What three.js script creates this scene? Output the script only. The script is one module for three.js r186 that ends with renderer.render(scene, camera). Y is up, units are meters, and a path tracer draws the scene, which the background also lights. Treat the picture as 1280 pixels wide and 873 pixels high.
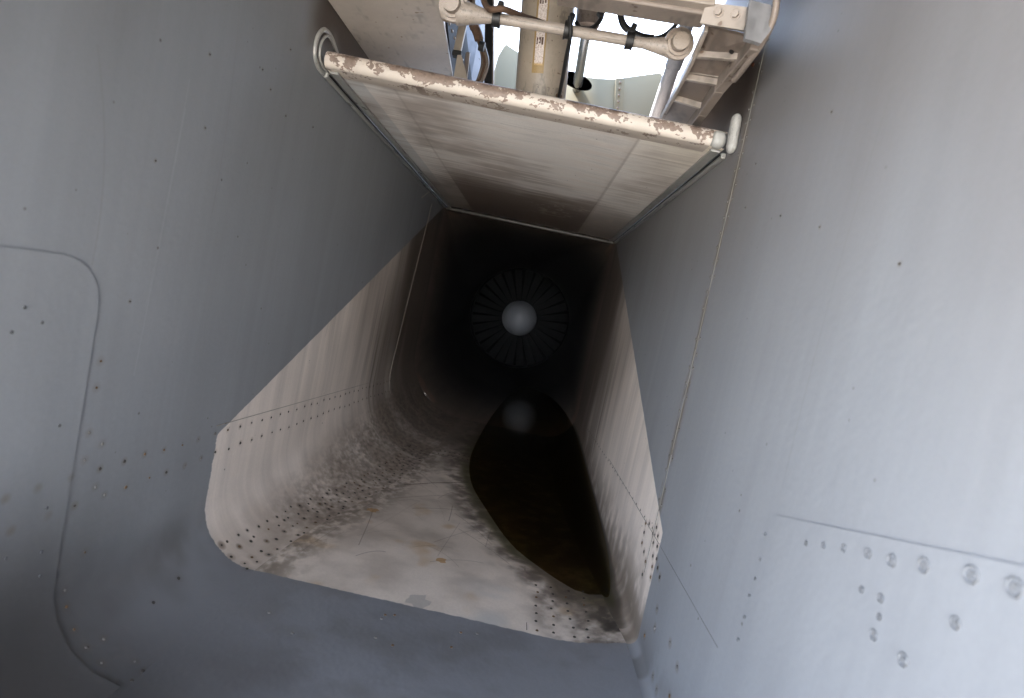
import * as THREE from 'three';
import { mergeGeometries, mergeVertices, toCreasedNormals } from 'three/addons/utils/BufferGeometryUtils.js';
import { RoundedBoxGeometry } from 'three/addons/geometries/RoundedBoxGeometry.js';

// ───────────────────────── camera, sky, sun, exposure ─────────────────────────
const scene = new THREE.Scene();
const EYE = 2.0;                                   // metres above the apron
const FPX = 700, PW = 1280, PH = 873;              // lens of about 20 mm
const camera = new THREE.PerspectiveCamera(2 * Math.atan(PH / 2 / FPX) * 180 / Math.PI, PW / PH, 0.02, 2000);
const CAM_PITCH = Math.atan(76 / FPX);             // looks a little downwards
camera.position.set(0, EYE, 0);
camera.rotation.set(-CAM_PITCH, 0, 0);
camera.focus = 1.5; camera.userData.fStop = 4.5;
camera.updateMatrixWorld(true);

const SUN = new THREE.Vector3(-0.44, 0.88, -0.2).normalize();
{
  const W = 512, H = 256, data = new Float32Array(W * H * 4);
  for (let j = 0; j < H; j++) {
    const el = ((j + 0.5) / H - 0.5) * Math.PI;    // rows from the nadir up
    const t = Math.max(0, Math.sin(el));
    const k = Math.pow(1 - t, 2.6);
    for (let i = 0; i < W; i++) {
      const o = (j * W + i) * 4;
      data[o] = 0.42 + 0.98 * k; data[o + 1] = 0.62 + 0.80 * k; data[o + 2] = 0.98 + 0.48 * k; data[o + 3] = 1;
    }
  }
  const sky = new THREE.DataTexture(data, W, H, THREE.RGBAFormat, THREE.FloatType);
  sky.mapping = THREE.EquirectangularReflectionMapping; sky.magFilter = sky.minFilter = THREE.LinearFilter; sky.needsUpdate = true;
  scene.background = sky; scene.environment = sky;
}
const sun = new THREE.DirectionalLight(new THREE.Color(1, 0.95, 0.88), 5.0);
sun.position.copy(SUN).multiplyScalar(30); sun.castShadow = true;
sun.shadow.camera.left = sun.shadow.camera.bottom = -8; sun.shadow.camera.right = sun.shadow.camera.top = 8;
sun.shadow.camera.far = 80; sun.shadow.mapSize.set(2048, 2048); sun.shadow.bias = -0.0005;
scene.add(sun, sun.target);
const renderer = new THREE.WebGLRenderer({ antialias: true });
renderer.toneMapping = THREE.LinearToneMapping;
renderer.toneMappingExposure = 10.5;
renderer.shadowMap.enabled = true;

// ───────────────────────── the frame of the intake: it leans 12° and points a little off the lens ─────────────────────────
const FRAME = new THREE.Matrix4().makeTranslation(0, EYE, 0)
  .multiply(new THREE.Matrix4().makeRotationX(-(CAM_PITCH - Math.atan(50 / FPX))))
  .multiply(new THREE.Matrix4().makeRotationZ(-12 * Math.PI / 180))
  .multiply(new THREE.Matrix4().makeTranslation(-0.12, 0, 0))
  .multiply(new THREE.Matrix4().makeRotationY(-0.039));
const FRAME_INV = FRAME.clone().invert(), FRAME_Q = new THREE.Quaternion().setFromRotationMatrix(FRAME);
const V = (x, y, z) => new THREE.Vector3(x, y, z);
// a sight line of the photograph met with a plane of the intake's frame (axis x, y or z = value); depth d runs along -z
function hit(px, py, axis, value) {
  const o = V(0, EYE, 0).applyMatrix4(FRAME_INV);
  const d = V((px - PW / 2) / FPX, -(py - PH / 2) / FPX, -1).applyQuaternion(camera.quaternion).transformDirection(FRAME_INV);
  return o.addScaledVector(d, (value - o[axis]) / d[axis]);
}
const at = (px, py, d) => hit(px, py, 'z', -d);

// ───────────────────────── small tools ─────────────────────────
let seed = 7;
const rnd = () => { seed = (seed * 1664525 + 1013904223) >>> 0; return seed / 4294967296; };
const rr = (a, b) => a + (b - a) * rnd();
const clamp = (x, a = 0, b = 1) => Math.min(b, Math.max(a, x));
const lerp = (a, b, t) => a + (b - a) * t;
const sm = (a, b, x) => { const t = clamp((x - a) / (b - a)); return t * t * (3 - 2 * t); };
const HS = new Float32Array(65536); for (let i = 0; i < 65536; i++) HS[i] = rnd();
const hsh = (i, j) => HS[((i * 374761393 + j * 668265263) >>> 7) & 65535];
function noise(x, y) {
  const i = Math.floor(x), j = Math.floor(y), f = x - i, g = y - j, u = f * f * (3 - 2 * f), v = g * g * (3 - 2 * g);
  const a = hsh(i, j), b = hsh(i + 1, j), c = hsh(i, j + 1), d = hsh(i + 1, j + 1);
  return a + (b - a) * u + (c - a) * v + (a - b - c + d) * u * v;
}
function fbm(x, y, n = 4) { let s = 0, a = 0.5, t = 0; for (let i = 0; i < n; i++) { s += a * noise(x, y); t += a; a *= 0.5; x = x * 2.03 + 17.1; y = y * 2.03 + 5.7; } return s / t; }
function curve(keys) {                              // smooth curve through [d, value] keys
  return (d) => {
    const n = keys.length;
    if (d <= keys[0][0]) return keys[0][1];
    if (d >= keys[n - 1][0]) return keys[n - 1][1];
    let i = 0; while (d > keys[i + 1][0]) i++;
    const slope = (k) => k <= 0 || k >= n - 1 ? 0 : (keys[k + 1][1] - keys[k - 1][1]) / (keys[k + 1][0] - keys[k - 1][0]);
    const [x0, y0] = keys[i], [x1, y1] = keys[i + 1], h = x1 - x0, t = (d - x0) / h;
    return y0 * (2 * t ** 3 - 3 * t * t + 1) + slope(i) * h * (t ** 3 - 2 * t * t + t) + y1 * (3 * t * t - 2 * t ** 3) + slope(i + 1) * h * (t ** 3 - t * t);
  };
}
const used = new Map();
const numbered = (n) => { const k = used.get(n) || 0; used.set(n, k + 1); return k ? `${n}_${String(k).padStart(3, '0')}` : n; };
function thing(name, label, category, base, group) {   // a Group at the thing's base in the intake's frame
  const o = new THREE.Group(); o.name = numbered(name);
  o.position.copy(base).applyMatrix4(FRAME); o.quaternion.copy(FRAME_Q); o.userData = { label, category };
  if (group) o.userData.group = group;
  o.base = base.clone(); scene.add(o); return o;
}
function part(name, geo, mat, parent, extra) {         // one named mesh; geometry is given in the intake's frame
  const g = Array.isArray(geo) ? mergeGeometries(geo.map(clean)) : clean(geo);
  let root = parent; while (!root.base) root = root.parent;
  g.translate(-root.base.x, -root.base.y, -root.base.z);
  const m = new THREE.Mesh(g, mat); m.name = name; m.castShadow = m.receiveShadow = true;
  if (extra) Object.assign(m.userData, extra);
  parent.add(m); return m;
}
function clean(g) {
  g = g.index ? g.toNonIndexed() : g.clone();
  for (const k of Object.keys(g.attributes)) if (!['position', 'normal', 'uv', 'color'].includes(k)) g.deleteAttribute(k);
  if (!g.attributes.normal) g.computeVertexNormals();
  if (!g.attributes.uv) boxUV(g);
  return g;
}
function boxUV(g) {                                   // uv in metres, from the side each face looks to
  const p = g.attributes.position, n = g.attributes.normal, uv = new Float32Array(p.count * 2);
  for (let i = 0; i < p.count; i++) {
    const a = Math.abs(n.getX(i)), b = Math.abs(n.getY(i)), c = Math.abs(n.getZ(i));
    uv[i * 2] = a > b && a > c ? p.getZ(i) : p.getX(i); uv[i * 2 + 1] = b > a && b > c ? p.getZ(i) : p.getY(i);
  }
  g.setAttribute('uv', new THREE.BufferAttribute(uv, 2)); return g;
}
function bx(w, h, d, at0, q, r = 0.0015) {
  const g = new RoundedBoxGeometry(w, h, d, 2, Math.min(r, w / 2.1, h / 2.1, d / 2.1)).toNonIndexed();
  if (q) g.applyQuaternion(q); if (at0) g.translate(at0.x, at0.y, at0.z);
  g.deleteAttribute('uv'); return boxUV(g);
}
const basis = (dir, up) => {                          // x along dir, y near up
  const x = dir.clone().normalize(), z = x.clone().cross(up).normalize(), y = z.clone().cross(x);
  return new THREE.Quaternion().setFromRotationMatrix(new THREE.Matrix4().makeBasis(x, y, z));
};
const bar = (a, b, h, t, up = V(0, 1, 0), r = 0.0015) => bx(a.distanceTo(b), h, t, a.clone().lerp(b, 0.5), basis(b.clone().sub(a), up), r);
function rod(a, b, r0, r1 = r0, seg = 20, capped = true) {
  const d = b.clone().sub(a), g = new THREE.CylinderGeometry(r1, r0, d.length(), seg, 1, !capped).toNonIndexed();
  g.applyQuaternion(new THREE.Quaternion().setFromUnitVectors(V(0, 1, 0), d.clone().normalize()));
  const m = a.clone().lerp(b, 0.5); return g.translate(m.x, m.y, m.z);
}
const hose = (pts, r, n = 60, rs = 10) => new THREE.TubeGeometry(new THREE.CatmullRomCurve3(pts), n, r, rs, false);
function slab(pts, th) {                               // four corners, thickened along their normal (both sides)
  const n = pts[1].clone().sub(pts[0]).cross(pts[3].clone().sub(pts[0])).normalize().multiplyScalar(th / 2);
  const A = pts.map((p) => p.clone().add(n)), B = pts.map((p) => p.clone().sub(n)), v = [];
  const q = (a, b, c, d) => v.push(a, b, c, a, c, d);
  q(...A); q(B[3], B[2], B[1], B[0]);
  for (let i = 0; i < 4; i++) { const j = (i + 1) % 4; q(A[j], A[i], B[i], B[j]); }
  const g = new THREE.BufferGeometry().setFromPoints(v); g.computeVertexNormals(); return boxUV(g);
}
function bolt(p, n, r, h, hex = false) {               // a washer and a head standing on a surface
  const q = n.clone().normalize(), P = (t) => p.clone().addScaledVector(q, t);
  return mergeGeometries([rod(P(-h * 0.5), P(h * 0.25), r * 1.35, r * 1.3, 18), rod(P(0), P(h), r, r * 0.9, hex ? 6 : 16)].map(clean));
}
const rivetHead = (p, n, r, h = 0.0012) => rod(p.clone().addScaledVector(n, -0.001), p.clone().addScaledVector(n, h), r, r * 0.7, 9);
function tint(g, c) { g = clean(g); const n = g.attributes.position.count, a = new Float32Array(n * 3); for (let i = 0; i < n; i++) a.set(c, i * 3); g.setAttribute('color', new THREE.BufferAttribute(a, 3)); return g; }

// ───────────────────────── paints ─────────────────────────
function paint(w, h, fn, after) {                      // fn(i/w, j/h) -> sRGB 0..255 ; row 0 is the top
  const c = document.createElement('canvas'); c.width = w; c.height = h;
  const x = c.getContext('2d'), im = x.createImageData(w, h), d = im.data;
  for (let j = 0, o = 0; j < h; j++) for (let i = 0; i < w; i++, o += 4) { const v = fn((i + 0.5) / w, (j + 0.5) / h); d[o] = clamp(v[0], 0, 255); d[o + 1] = clamp(v[1], 0, 255); d[o + 2] = clamp(v[2], 0, 255); d[o + 3] = 255; }
  x.putImageData(im, 0, 0); if (after) after(x, w, h);
  return c;
}
const asMap = (c, srgb = true, rep = false) => { const t = new THREE.CanvasTexture(c); if (srgb) t.colorSpace = THREE.SRGBColorSpace; if (rep) t.wrapS = t.wrapT = THREE.RepeatWrapping; t.anisotropy = 8; return t; };
const mix3 = (a, b, t) => [a[0] + (b[0] - a[0]) * t, a[1] + (b[1] - a[1]) * t, a[2] + (b[2] - a[2]) * t];
const mul3 = (a, k) => [a[0] * k, a[1] * k, a[2] * k];
const metal = (color, o = {}) => new THREE.MeshStandardMaterial({ color, roughness: 0.6, metalness: 0, ...o });
// one metre of grimy paint for the small fittings
const grime = asMap(paint(1024, 1024, (u, v) => {
  const w = (a, b) => lerp(lerp(noise(a * u, b * v), noise(a * (u - 1), b * v), u), lerp(noise(a * u, b * (v - 1)), noise(a * (u - 1), b * (v - 1)), u), v);
  const n = w(6, 6) * 0.4 + w(17, 23) * 0.35 + w(80, 70) * 0.25, s = sm(0.52, 0.75, w(29, 9) * 0.6 + w(130, 60) * 0.4);
  let k = 232 - 44 * (1 - n) - 38 * s + 10 * (w(300, 300) - 0.5);
  const chip = sm(0.7, 0.74, w(60, 60) * 0.55 + w(140, 150) * 0.45);
  return mix3([k, k * 0.985, k * 0.965], [128, 108, 92], chip * 0.7);
}), true, true);
const grimeRough = asMap(paint(256, 256, (u, v) => { const k = 120 + 90 * fbm(u * 14, v * 14); return [k, k, k]; }), false, true);
const fit = (color, o = {}) => { const m = metal(color, { map: grime, roughness: 0.75, roughnessMap: grimeRough, ...o }); return m; };
const M = {
  beige: fit(0xbcb1a7), beigeDark: fit(0x9c9087), web: fit(0x8c7f76), tan: fit(0xb9ad9e), gray: fit(0x9b9ca0), white: fit(0xd0d0cc),
  palegreen: metal(0x736b55, { roughness: 0.7 }), bluish: fit(0xb9bfcc), steel: metal(0xb9b2a8, { metalness: 0.75, roughness: 0.38, map: grime }), rust: metal(0x6b3a22, { roughness: 0.9, map: grime }),
  bolt: fit(0xb5a79a, { roughness: 0.55 }), black: metal(0x141312, { roughness: 0.65 }), rubber: metal(0x1d1b1a, { roughness: 0.5 }), braid: metal(0x6d5442, { roughness: 0.85, map: grime }),
  cable: fit(0x8f8277), chrome: metal(0x9aa0a8, { metalness: 0.9, roughness: 0.25, map: grime }), hole: metal(0x120d0a, { roughness: 1 }), alu: fit(0xc6c6c2, { metalness: 0.25, roughness: 0.5 }),
  fastener: new THREE.MeshStandardMaterial({ vertexColors: true, roughness: 0.8 }),
};

// ───────────────────────── the shape of the duct: a box that turns into a circle ─────────────────────────
const FAN_D = 5.25, FAN_R = 0.465, FAN_Y = -0.07, RAMP_END = 3.08, WALL_TOP = 1.0;
const halfW = curve([[1, 0.475], [3.1, 0.475], [FAN_D, FAN_R]]);
const botY = curve([[0.4, -0.655], [1.15, -0.657], [1.4, -0.6615], [1.6, -0.6775], [1.86, -0.6865], [2.13, -0.692], [2.43, -0.687], [2.76, -0.672], [3.29, -0.642], [3.9, -0.601], [4.16, -0.575], [FAN_D, FAN_Y - FAN_R]]);
const rise = curve([[1.5, 0.03], [2.1, 0]]);          // the floor turns up a little before it meets the right wall
const floorY = (x, d) => botY(d) + rise(d) * Math.pow(clamp((x - 0.28) / 0.195), 2);
const topY = curve([[3.08, 0.474], [4.2, 0.44], [FAN_D, FAN_Y + FAN_R]]);
const radBL = curve([[0.9, 0.13], [1.15, 0.13], [1.6, 0.18], [2.1, 0.26], [3.1, 0.33], [FAN_D, FAN_R]]);
const radBR = curve([[1.1, 0.018], [1.3, 0.04], [2.1, 0.1], [3.1, 0.17], [FAN_D, FAN_R]]);
const radT = curve([[RAMP_END, 0.02], [3.4, 0.12], [FAN_D, FAN_R]]);
const PAINT_FOOT = [1.142, -0.385], PAINT_TOP = [3.08, 0.47];       // where grey outer paint meets the white duct paint
const paintLine = (y) => y < PAINT_FOOT[1] ? PAINT_FOOT[0] : PAINT_FOOT[0] + (y - PAINT_FOOT[1]) * (PAINT_TOP[0] - PAINT_FOOT[0]) / (PAINT_TOP[1] - PAINT_FOOT[1]);
const SPAN = 2.1, WL0 = 0.2, WLEN = 2.95;            // wall sheets: metres down and along
// a point of a side wall (side -1 left, 1 right) at depth d and s metres down from the top edge
function wallPoint(side, d, s, off = 0) {
  const w = halfW(d), r = side < 0 ? radBL(d) : radBR(d), yb = side < 0 ? botY(d) : floorY(w - r, d), straight = WALL_TOP - (yb + r);
  if (s <= straight) return [V(side * (w - off), WALL_TOP - s, -d), V(-side, 0, 0)];
  const a = (s - straight) / r, c = Math.cos(a), n = Math.sin(a);
  return [V(side * (w - r + (r - off) * c), yb + r - (r - off) * n, -d), V(-side * c, n, 0)];
}
const wallFoot = (side, d) => side < 0 ? botY(d) + radBL(d) : floorY(halfW(d) - radBR(d), d) + radBR(d);
const wallEnd = (side, d) => WALL_TOP - wallFoot(side, d) + (side < 0 ? radBL(d) : radBR(d)) * Math.PI / 2;
function grid(nu, nv, fn) {                            // fn(i, j) -> [point, u, v]
  const pos = [], uv = [], idx = [];
  for (let j = 0; j <= nv; j++) for (let i = 0; i <= nu; i++) { const [p, a, b] = fn(i, j); pos.push(p.x, p.y, p.z); uv.push(a, b); }
  for (let j = 0; j < nv; j++) for (let i = 0; i < nu; i++) { const k = j * (nu + 1) + i; idx.push(k, k + 1, k + nu + 2, k, k + nu + 2, k + nu + 1); }
  const g = new THREE.BufferGeometry(); g.setAttribute('position', new THREE.Float32BufferAttribute(pos, 3)); g.setAttribute('uv', new THREE.Float32BufferAttribute(uv, 2));
  g.setIndex(idx); g.computeVertexNormals(); return g;
}
function wallSheet(side, d0, d1, nd) {
  const flat = 14, round = 16;
  return grid(nd, flat + round, (i, j) => {
    const d = lerp(d0, d1, i / nd), r = side < 0 ? radBL(d) : radBR(d), straight = WALL_TOP - wallFoot(side, d);
    const s = j <= flat ? straight * j / flat : straight + r * Math.PI / 2 * (j - flat) / round;
    return [wallPoint(side, d, s)[0], Math.max(0.002, (d - WL0) / WLEN), 1 - s / SPAN];
  });
}

const WATER_Y = EYE - 0.752;                            // the puddle lies level
const worldY = (x, y, d) => FRAME.elements[1] * x + FRAME.elements[5] * y - FRAME.elements[9] * d + FRAME.elements[13];
// colours of the two paints (sRGB) and the dirt and painted shade that lie on them
const FLOORGREY = [118, 119, 123], GREY = [139, 141, 144], LINER = [228, 216, 205];
const streak = (d, s, k = 1) => fbm(d * 34 * k + 0.6 * noise(s * 3, d * 3), s * 1.6, 4);
function wallColour(side, d, s) {
  const y = WALL_TOP - s, jag = 0.002 * (noise(y * 60, 3) - 0.5) + 0.0015 * (noise(y * 260, 9) - 0.5);
  const inside = sm(-0.0012, 0.0012, d - paintLine(y) + jag * (side < 0 ? 1.6 : 1));
  const n = fbm(d * 7, s * 7, 4) - 0.5, f = noise(d * 420, s * 420) - 0.5, st = streak(d, s) - 0.5, st2 = streak(d + 7, s, 2.7) - 0.5;
  let g = mul3(GREY, 1 + 0.05 * n + 0.02 * f + 0.05 * st + 0.03 * st2);
  // handled, rubbed patches and brown film, plus painted vignette above and bay shade
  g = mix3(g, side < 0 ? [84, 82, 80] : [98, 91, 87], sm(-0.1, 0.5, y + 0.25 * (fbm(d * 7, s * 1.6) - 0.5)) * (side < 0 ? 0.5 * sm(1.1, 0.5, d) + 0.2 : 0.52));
  g = mix3(g, [58, 46, 36], 0.95 * sm(0.46, 0.54, y + 0.1 * (fbm(d * 9, s * 9) - 0.5)) * Math.max(sm(1.18, 1.3, d), sm(0.6, 0.72, y) * sm(0.82, 0.98, d)));  // film deepened as painted shade, since little sky reaches this bay wall
  let l = mul3(LINER, 1 + 0.07 * n + 0.03 * f + 0.13 * st + 0.07 * st2);
  const depth = d - 0.55 * y * sm(0.2, -0.5, y);
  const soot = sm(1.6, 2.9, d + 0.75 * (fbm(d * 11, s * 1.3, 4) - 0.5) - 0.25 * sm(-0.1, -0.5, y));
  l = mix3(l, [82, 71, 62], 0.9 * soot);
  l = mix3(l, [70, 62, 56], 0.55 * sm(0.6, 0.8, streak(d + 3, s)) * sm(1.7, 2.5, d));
  const arc = s - (WALL_TOP - wallFoot(side, d));
  if (side < 0) {
                                                       // the grime that gathers along the bent corner, and shade painted in near the mouth
    l = mix3(l, [132, 117, 103], 0.6 * sm(-0.02, 0.2, arc) * sm(0.2, 0.8, fbm(d * 9, s * 9)));
    l = mix3(l, [62, 52, 44], 0.5 * sm(0.05, 0.2, arc) * sm(0.1, 0.95, fbm(d * 60, s * 90, 5)) * sm(1.15, 1.6, d));
    g = mix3(g, FLOORGREY, sm(-0.06, 0.19, arc)); g = mix3(g, [70, 66, 63], 0.6 * sm(-0.04, 0.08, arc) * sm(0.2, 0.1, arc) * sm(0.3, 0.8, fbm(d * 8, s * 6)));
    g = mix3(g, [46, 43, 41], 0.88 * sm(-0.26, 0.08, arc + 0.1 * (fbm(d * 6, s * 5) - 0.5)) * sm(1.02, 0.62, d));  // dark grime with vignette and shade painted in at the lower front
  } else {
    l = mix3(l, [96, 84, 72], 0.7 * sm(-0.16, 0.02, arc) * sm(0.2, 0.7, fbm(d * 30, s * 22, 5)));
    l = mix3(l, [112, 100, 88], 0.6 * sm(-0.06, 0.015, arc));
    if (d > 1.2 && arc > -0.25) { const P = wallPoint(1, d, s)[0], up = worldY(P.x, P.y, d) - WATER_Y + 0.008 * (fbm(d * 16, s * 16) - 0.5); l = mix3(l, [54, 46, 38], 0.7 * sm(0.016, 0.006, up)); l = mix3(l, mix3([52, 48, 28], [24, 22, 14], sm(0, -0.03, up)), 0.92 * sm(0.006, 0, up)); }
    g = mix3(g, FLOORGREY, 0.6 * sm(-0.04, 0.06, arc)); g = mix3(g, [84, 80, 78], 0.5 * sm(-0.1, 0.05, arc) * sm(0.38, 0.7, fbm(d * 16, s * 14)));
    const seam = Math.abs(d - (1.215 + 0.02 * (y - 0.1)));
    g = mix3(g, [106, 94, 82], 0.7 * sm(0.03, 0.002, seam) * sm(0.35, 0.6, fbm(d * 60, s * 22)));
  }
  return mix3(g, l, inside);
}
const spots = { '-1': [], 1: [] };                     // [d, s, radius, colour, alpha] drips and rings round the fasteners
function dirtyMarks(x, w, h, side) {
  const X = (d) => (d - WL0) / WLEN * w, Y = (s) => s / SPAN * h, kx = w / WLEN, ky = h / SPAN;
  for (const [d, s, r, c, a] of spots[side]) {
    const g = x.createRadialGradient(0, 0, 0, 0, 0, 1); g.addColorStop(0, `rgba(${c},${a})`); g.addColorStop(0.5, `rgba(${c},${a * 0.6})`); g.addColorStop(1, `rgba(${c},0)`);
    x.save(); x.translate(X(d), Y(s)); x.scale(r * kx, r * ky); x.fillStyle = g; x.fillRect(-1, -1, 2, 2); x.restore();
  }
  for (let k = 0; k < 70; k++) {                       // specks
    const r = rr(0.0008, 0.002); x.fillStyle = `rgba(48,40,36,${rr(0.3, 0.9)})`;
    x.beginPath(); x.ellipse(X(rr(0.3, 2)), Y(rr(0.3, 1.5)), r * kx, r * ky, 0, 0, 7); x.fill();
  }
  for (let k = 0; k < (side < 0 ? 30 : 16); k++) {     // long scratches and drip lines
    const d = rr(0.35, 2.4), s = rr(0.3, 1.2), L = rr(0.08, 0.5), lean = rr(-0.03, 0.05), dark = side > 0 || rnd() < 0.8;
    x.strokeStyle = dark ? `rgba(110,106,104,${rr(0.05, side > 0 ? 0.14 : 0.24)})` : `rgba(205,205,205,${rr(0.08, 0.2)})`; x.lineWidth = rr(0.8, 2.4);
    x.beginPath(); x.moveTo(X(d), Y(s)); x.quadraticCurveTo(X(d + lean + 0.01), Y(s + L / 2), X(d + lean), Y(s + L)); x.stroke();
  }
}
// fastener rows, as (side, d, s): built as low heads, with the dirt round each one painted on the sheet
const RUST = [0.13, 0.075, 0.035], DARK = [0.045, 0.038, 0.032], DULL = [0.16, 0.15, 0.14];
const heads = [];
function wallHead(side, d, s, r, c, dirt = 0.5, dr = 0.012, dc = '86,66,48') {
  const [p, n] = wallPoint(side, d, s); heads.push(tint(rivetHead(p, n, r), c)); spots[side].push([d, s, dr, dc, dirt]);
}
for (let k = 0; k < 38; k++) for (const q of [0, 1]) { // the double row along the left wall
  const d = 0.66 + k * 0.052 + (q ? 0.018 : 0) + rr(-0.004, 0.004), s = 1.383 + 0.045 * q + 0.045 * (d - 1.15) + rr(-0.003, 0.003);
  wallHead(-1, d, s, d < 1.1 ? rr(0.0018, 0.0034) : d < 1.25 ? rr(0.003, 0.0042) : rr(0.0026, 0.0036), d < 1.25 && rnd() < 0.6 ? (rnd() < 0.5 ? RUST : DULL) : DARK, rr(0.05, 0.35), 0.009);
}
for (let k = 0; k < 46; k++) for (let q = 0; q < 4; q++) { // the dirty rows where the left wall bends into the floor
  const d = 0.74 + k * 0.037 + rr(-0.012, 0.012), e = wallEnd(-1, d);
  if (d < 1.14 && rnd() < 0.72) continue;
  wallHead(-1, d, e - 0.012 - q * 0.026 + rr(-0.009, 0.009), rr(0.0026, 0.0046), rnd() < 0.2 ? RUST : DARK, d < 1.14 ? rr(0, 0.25) : rr(0.1, 0.7), rr(0.004, 0.014), '58,46,36');
}
for (let k = 0; k < 16; k++) for (const q of [0, 1]) { if (rnd() < 0.55) continue;   // the row down the left wall beside the access panel
  wallHead(-1, 0.785 + 0.03 * q, 1.2 + k * 0.034 + rr(-0.01, 0.01), rr(0.0018, 0.003), rnd() < 0.4 ? RUST : DULL, 0.2, 0.01);
}
for (let k = 0; k < 40; k++) for (const q of [-1, 1]) {  // both sides of the upright seam on the right wall
  const s = 0.12 + k * 0.033 + rr(-0.003, 0.003), d = 1.215 + 0.02 * (0.9 - s) + q * 0.014;
  if (rnd() < 0.25) continue;
  wallHead(1, d, s, 0.003, DULL, 0.4, 0.008, '112,92,72');
}
for (let k = 0; k < 6; k++) for (let q = 0; q < 3; q++) {  // right wall, just inside the paint edge
  const p = hit(805 + q * 9 + rr(-3, 3), 652 + k * 13 + q * 3 + rr(-3, 3), 'x', halfW(1.2));
  wallHead(1, -p.z, WALL_TOP - p.y, 0.0042, rnd() < 0.3 ? RUST : DARK, 0.4, 0.012);
}
for (let k = 0; k < 9; k++) wallHead(1, rr(0.85, 1.12), rr(1.5, 1.62), 0.004, rnd() < 0.5 ? RUST : DULL, 0.35, 0.012);
for (let k = 0; k < 26; k++) wallHead(1, 1.3 + k * 0.05, 1.41 + 0.045 * (k * 0.05), 0.0026, DULL, 0.2, 0.007);
for (const [px, py] of [[262, 68], [328, 87], [338, 112], [256, 160], [194, 201], [357, 145], [391, 159], [162, 377], [363, 62]]) { const p = hit(px, py, 'x', -0.475); wallHead(-1, -p.z, WALL_TOP - p.y, 0.0018, DARK, 0.3, 0.005); }
for (const [px, py] of [[945, 205], [932, 260], [976, 270], [1025, 284], [1040, 140], [1125, 330]]) { const p = hit(px, py, 'x', 0.475); wallHead(1, -p.z, WALL_TOP - p.y, 0.0016, DARK, 0.3, 0.005); }

const WT = [2048, 1458];
const wallBump = (side) => asMap(paint(1024, 730, (u, v) => {
  const d = WL0 + u * WLEN, s = v * SPAN, k = 128 + 90 * (fbm(d * 4, s * 3.4 + side * 9, 2) - 0.5) + 8 * (noise(d * 150, s * 150) - 0.5);
  return [k, k, k];
}), false);
const wallMat = (side) => new THREE.MeshStandardMaterial({ map: asMap(paint(...WT, (u, v) => wallColour(side, WL0 + u * WLEN, v * SPAN), (x, w, h) => dirtyMarks(x, w, h, side))), bumpMap: wallBump(side), bumpScale: 0.006, roughness: 0.58 });

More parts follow.
